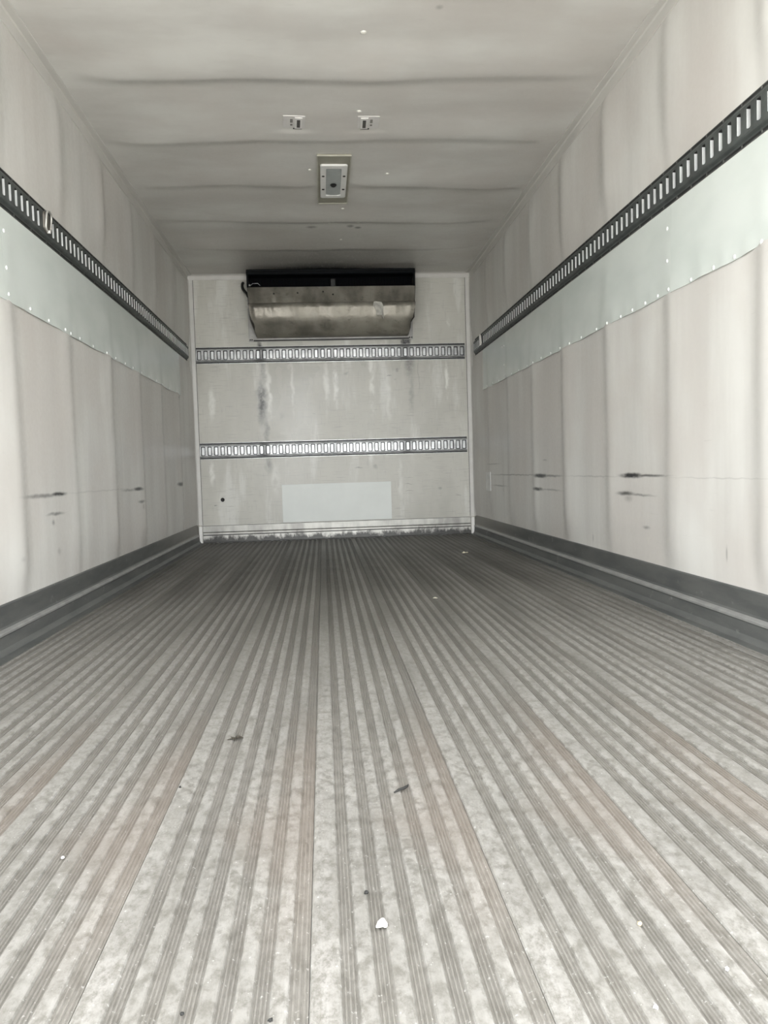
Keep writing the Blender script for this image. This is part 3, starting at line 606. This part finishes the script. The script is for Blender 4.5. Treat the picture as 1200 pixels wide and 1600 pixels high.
# ---------------------------------------------------------------- litter on the floor
random.seed(4)
def chip(name, label, cat, x, y, sx_, sy_, sz_, mat, rz=0, seed=1, sub=2, zoff=0.0, group=None):
    bm = bmesh.new(); bmesh.ops.create_icosphere(bm, subdivisions=sub, radius=1)
    for v in bm.verts:
        k = 1+.75*noise.noise(v.co*1.4+Vector((seed, seed*2, 0))); v.co = Vector((v.co.x*sx_*k, v.co.y*sy_*k, max(-.6, v.co.z)*sz_*k))
    zmin = min(v.co.z for v in bm.verts)
    for v in bm.verts: v.co.z -= zmin
    o = link(name, bm, mat, None, True); o.location = (x, y, zoff); o.rotation_euler.z = rz; tag(o, label, cat, group); return o
MW = plain('chip_white', (.62, .61, .58), .6); MBR = plain('leaf_brown', (.022, .018, .011), .8); MTW = plain('twig_dark', (.005, .005, .004), .8)
c = chip('paper_scrap', 'small crumpled white scrap on the floor nearest the camera', 'scrap', 1.057, .862, .0068, .0050, .0042, MW, .5, 3, 3)
bm = bmesh.new(); tube(bm, [(-.014, -.010, .002), (-.006, -.003, .0030), (.003, .001, .0035), (.009, .009, .003), (.012, .016, .0025)], [.0012, .0022, .0024, .0022, .001], 8); o = link('twig', bm, MTW, None, True); o.location = (1.119, 1.236, 0); tag(o, 'short dark twig lying on the floor ribs near the middle', 'twig')
def leaf(label, x, y, s, rz, m):
    bm = bmesh.new(); t_, b_ = [], []
    out = [(1, 0), (.45, .18), (.25, .7), (.02, .3), (-.5, .62), (-.38, .12), (-1, .05), (-.4, -.2), (-.3, -.75), (.05, -.3), (.42, -.5), (.5, -.15)]
    for i, (a, b) in enumerate(out):
        h = .15+.25*noise.noise(Vector((a*2, b*2, s*99)))+.12*(i % 2)
        t_.append(bm.verts.new((a*s, b*s, h*s+.0012))); b_.append(bm.verts.new((a*s*.96, b*s*.96, h*s)))
    ct, cb = bm.verts.new((0, 0, s*.12+.0012)), bm.verts.new((0, 0, s*.12))
    for i in range(12):
        j = (i+1) % 12; bm.faces.new((t_[i], t_[j], ct)); bm.faces.new((b_[j], b_[i], cb)); bm.faces.new((t_[i], b_[i], b_[j], t_[j]))
    zm = min(v.co.z for v in bm.verts)
    for v in bm.verts: v.co.z -= zm
    o = link('dry_leaf', bm, m); o.location = (x, y, 0); o.rotation_euler.z = rz; tag(o, label, 'leaf'); return o
leaf('small dark crumbled leaf on the left middle of the floor', .815, 1.532, .016, .3, MBR)
leaf('small pale leaf on the far right of the floor, before the front wall', 1.878, 4.754, .030, 1.0, plain('leaf_pale', (.75, .70, .55), .6))
leaf('pale curled leaf on the floor, right of the middle', 1.447, 3.105, .013, 2.0, plain('leaf_cream', (.62, .60, .50), .6))
spots = [((1.309, .695), 'pale crumb on the floor in the bottom right, nearest the frame edge', MW, .0028), ((1.405, .741), 'pale crumb on the floor in the bottom right, above and right of another', MW, .0026),
    ((1.349, .828), 'tan crumb on the floor at the bottom right, beside a light brown stain', plain('crumb_tan', (.45, .36, .22), .7), .0030), ((1.043, .934), 'dark crumb on the floor just beyond the white scrap', MTW, .0030),
    ((.628, 1.08), 'tiny white crumb on the left part of the floor', MW, .0024), ((.748, 1.304), 'black crumb on a floor rib, left of the twig', MTW, .0024), ((.852, .741), 'black crumb on the floor at the bottom left', MTW, .0024),
    ((.939, .722), 'black crumb on the floor at the bottom, left of the white scrap', MTW, .0024)]
for i, ((x, y), lb, m, s) in enumerate(spots): chip('crumb', lb, 'crumb', x, y, s, s*.8, s*.7, m, i, i+3, 2, 0.0, 'crumbs scattered on the floor')
bm = bmesh.new()
for i in range(220):
    x = random.uniform(.1, W-.1); y = .5+5.4*random.random()**1.8; s = random.uniform(.0004, .0010)
    z = 0 if ((x-PX) % PW) < .033 else -.0034 if (((x-PX) % PW)-.033) % .036 < .0163 else 0
    v = [bm.verts.new((x+a*s, y+b*s, z+c_*s)) for a, b, c_ in ((1, 0, 0), (-.6, .8, 0), (-.6, -.8, 0), (0, 0, 1.3))]
    for q_ in ((0, 1, 3), (1, 2, 3), (2, 0, 3), (2, 1, 0)): bm.faces.new([v[k] for k in q_])
o = link('floor_grit', bm, plain('grit', (.13, .125, .11), .7, 0, .9, 40)); tag(o, 'fine pale grit scattered over the ribbed floor', 'grit'); o['kind'] = 'stuff'
